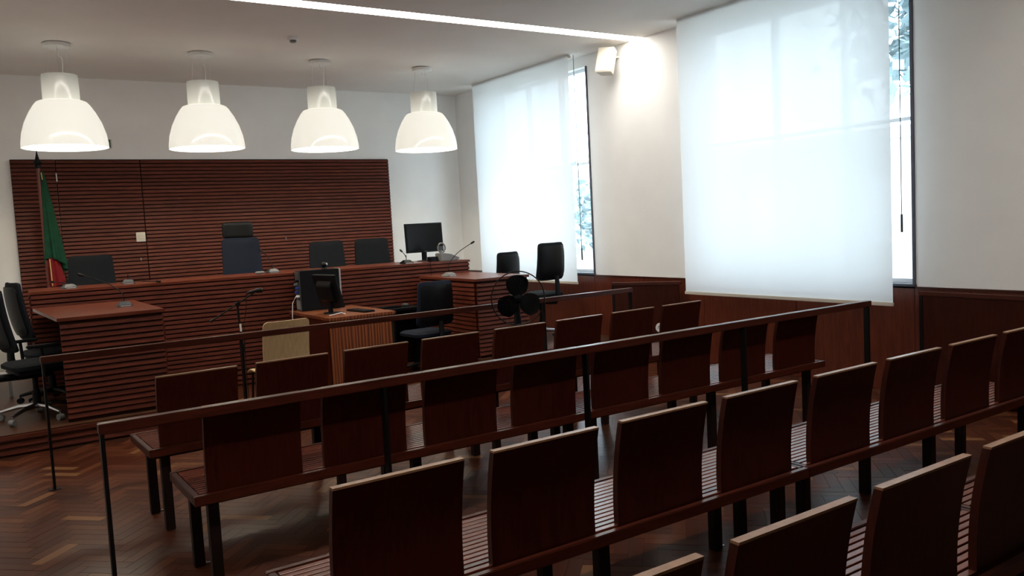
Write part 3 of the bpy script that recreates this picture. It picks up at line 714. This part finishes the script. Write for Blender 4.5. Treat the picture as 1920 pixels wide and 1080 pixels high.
# microphone stand
t = thing('microphone_stand', 'black boom microphone stand before the judges desk', 'microphone stand', (2.08, 7.60, 0))
b = BM(); tube(b, [(0, 0, .06), (0, 0, .62)], .014, 10); obj('lower_tube', b, M['black'], t, smooth=True)
b = BM(); tube(b, [(0, 0, .62), (-.012, 0, 1.03)], .009, 10); obj('upper_tube', b, M['black'], t, smooth=True)
b = BM(); tube(b, [(0, 0, .60), (0, 0, .68)], .021, 12); obj('clutch', b, M['plastic'], t, smooth=True)
b = BM(); tube(b, [(-.002, 0, .79), (-.004, 0, .86)], .0115, 10); obj('white_label', b, M['white'], t)
b = BM(); tube(b, [(-.26, 0, .905), (-.23, 0, .922)], .013, 10); tube(b, [(-.23, 0, .922), (.155, 0, 1.135)], .007, 8); obj('boom_arm', b, M['black'], t, smooth=True)
b = BM(); tube(b, [(-.012, -.02, 1.04), (-.012, .02, 1.04)], .020, 12); obj('boom_joint', b, M['black'], t)
b = BM(); tube(b, [(.08, 0, 1.13), (.15, 0, 1.145), (.17, 0, 1.146), (.215, 0, 1.146), (.225, 0, 1.146)], [.011, .014, .024, .024, .010], 14); obj('microphone', b, M['black'], t, smooth=True)
b = BM(); tube(b, [(.075, 0, 1.125), (.06, -.01, 1.0), (.03, -.01, .85), (.02, -.01, .60), (.02, -.02, .05)], .0035, 6); obj('cord', b, M['black'], t)
for k in range(3):
    a = k*2*PI/3+.5; b = BM(); tube(b, [(0, 0, .09), (.28*math.cos(a), .28*math.sin(a), .010)], .009, 8); obj('foot', b, M['black'], t)

# ------------------------------------------------------------------ fan
t = thing('pedestal_fan', 'black pedestal fan with round guard behind the front bench', 'fan', (4.03, 5.98, 0), math.radians(-24))
zc = .988
b = BM(); n = 56; pts = [(.235*math.cos(i*2*PI/n), -.02, zc+.235*math.sin(i*2*PI/n)) for i in range(n+1)]; tube(b, pts, .0055, 8, caps=False); obj('guard_ring', b, M['black'], t, smooth=True)
b = BM()
for i in range(44):
    a = i*2*PI/44; ca, sa = math.cos(a), math.sin(a)
    tube(b, [(.045*ca, -.075, zc+.045*sa), (.15*ca, -.07, zc+.15*sa), (.235*ca, -.02, zc+.235*sa)], .0007, 4)
o = obj('guard_wires', b, M['black'], t); o['kind'] = 'stuff'
for k in range(3):
    a0 = math.radians(92+120*k); b = BM(); F = []
    for j in range(9):
        r = .03+.175*j/8; wd = .038+.065*math.sin(min(1, j/8*1.15)*PI*.62) if j < 8 else .045
        row = []
        for i in range(7):
            s = -1+2*i/6; ang2 = a0+s*wd/max(r, .06); yy = -.035+.018*s
            row.append(b.verts.new((r*math.cos(ang2), yy, zc+r*math.sin(ang2))))
        F.append(row)
    for A0, A1 in zip(F, F[1:]):
        for i in range(6): b.faces.new((A0[i], A0[i+1], A1[i+1], A1[i]))
    bmesh.ops.solidify(b, geom=list(b.faces), thickness=.003)
    obj('blade', b, M['plastic'], t, smooth=True)
b = BM(); tube(b, [(0, -.06, zc), (0, -.05, zc), (0, .0, zc)], [.018, .034, .036], 18); obj('hub', b, M['plastic'], t, smooth=True)
b = BM(); tube(b, [(0, .0, zc), (0, .02, zc), (0, .13, zc), (0, .16, zc)], [.05, .062, .058, .03], 20); obj('motor_housing', b, M['plastic'], t, smooth=True)
b = BM(); tube(b, [(0, .06, zc-.03), (0, .06, zc-.15), (0, .06, zc-.23), (0, .06, zc-.28)], [.03, .028, .036, .036], 14); obj('neck', b, M['plastic'], t, smooth=True)
b = BM(); tube(b, [(0, .06, .05), (0, .06, zc-.27)], .016, 12); obj('pole', b, M['plastic'], t, smooth=True)
b = BM(); lathe(b, [(0, 0), (.20, 0), (.195, .02), (.05, .045), (.03, .07), (0, .07)], 32, (0, .06, 0)); obj('base', b, M['plastic'], t, smooth=True)

# ------------------------------------------------------------------ left edge furniture
t = thing('grey_cabinet', 'low grey metal cabinet on legs at the left edge', 'cabinet', (-.02, 9.60, PZ))
obj('cabinet_body', b1(-.35, .38, 0, .40, .26, .50), M['cream'], t, bev=.004)
for x in (-.33, .34): obj('leg', b1(x, x+.03, .02, .05, 0, .26), M['grey'], t)

# ------------------------------------------------------------------ outside
o = struct('ground', b1(W+.4, 60, -30, 60, -1.3, -1.2), M['ground'])
t = thing('building', 'pale low building across the yard, seen through the windows', 'building', (24, 8, -1.2))
obj('facade', b1(0, 6, -28, 30, 0, 5.0), M['ground'], t); obj('parapet', b1(-.15, .0, -28, 30, 4.8, 5.15), M['ground'], t)
for k in range(12): obj('window', b1(-.02, .03, -26+k*4.6, -24.6+k*4.6, 1.6, 3.6), M['wframe'], t)
def tree(x, y, h, r, label):
    t = thing('tree', label, 'tree', (x, y, -1.2))
    b = BM(); tube(b, [(0, 0, 0), (.05, 0, h*.35), (0, .1, h*.6)], [.18, .13, .06], 8); obj('trunk', b, M['bark'], t, smooth=True)
    b = BM(); rnd = random.Random(int(x*10+y))
    cl = [(rnd.uniform(-.5, .5)*r, rnd.uniform(-.8, .8)*r, h*.62+rnd.uniform(-.6, .6)*r) for _ in range(16)]
    for i in range(2600):
        c0 = rnd.choice(cl); p = Vector(c0)+Vector((rnd.gauss(0, .22*r), rnd.gauss(0, .22*r), rnd.gauss(0, .2*r)))
        u = Vector((rnd.uniform(-1, 1), rnd.uniform(-1, 1), rnd.uniform(-1, 1))).normalized()*.12; v = u.cross(Vector((rnd.uniform(-1, 1), rnd.uniform(-1, 1), 1))).normalized()*.10
        b.faces.new([b.verts.new(p+q) for q in (-u, v, u, -v)])
    o = obj('foliage', b, M['leaf'], t); o['kind'] = 'stuff'
tree(13.5, 15.0, 5.2, 1.6, 'pale tree outside seen past the farther blind')
tree(12.5, 6.3, 9.6, 1.7, 'pale treetop outside seen past the nearer blind')
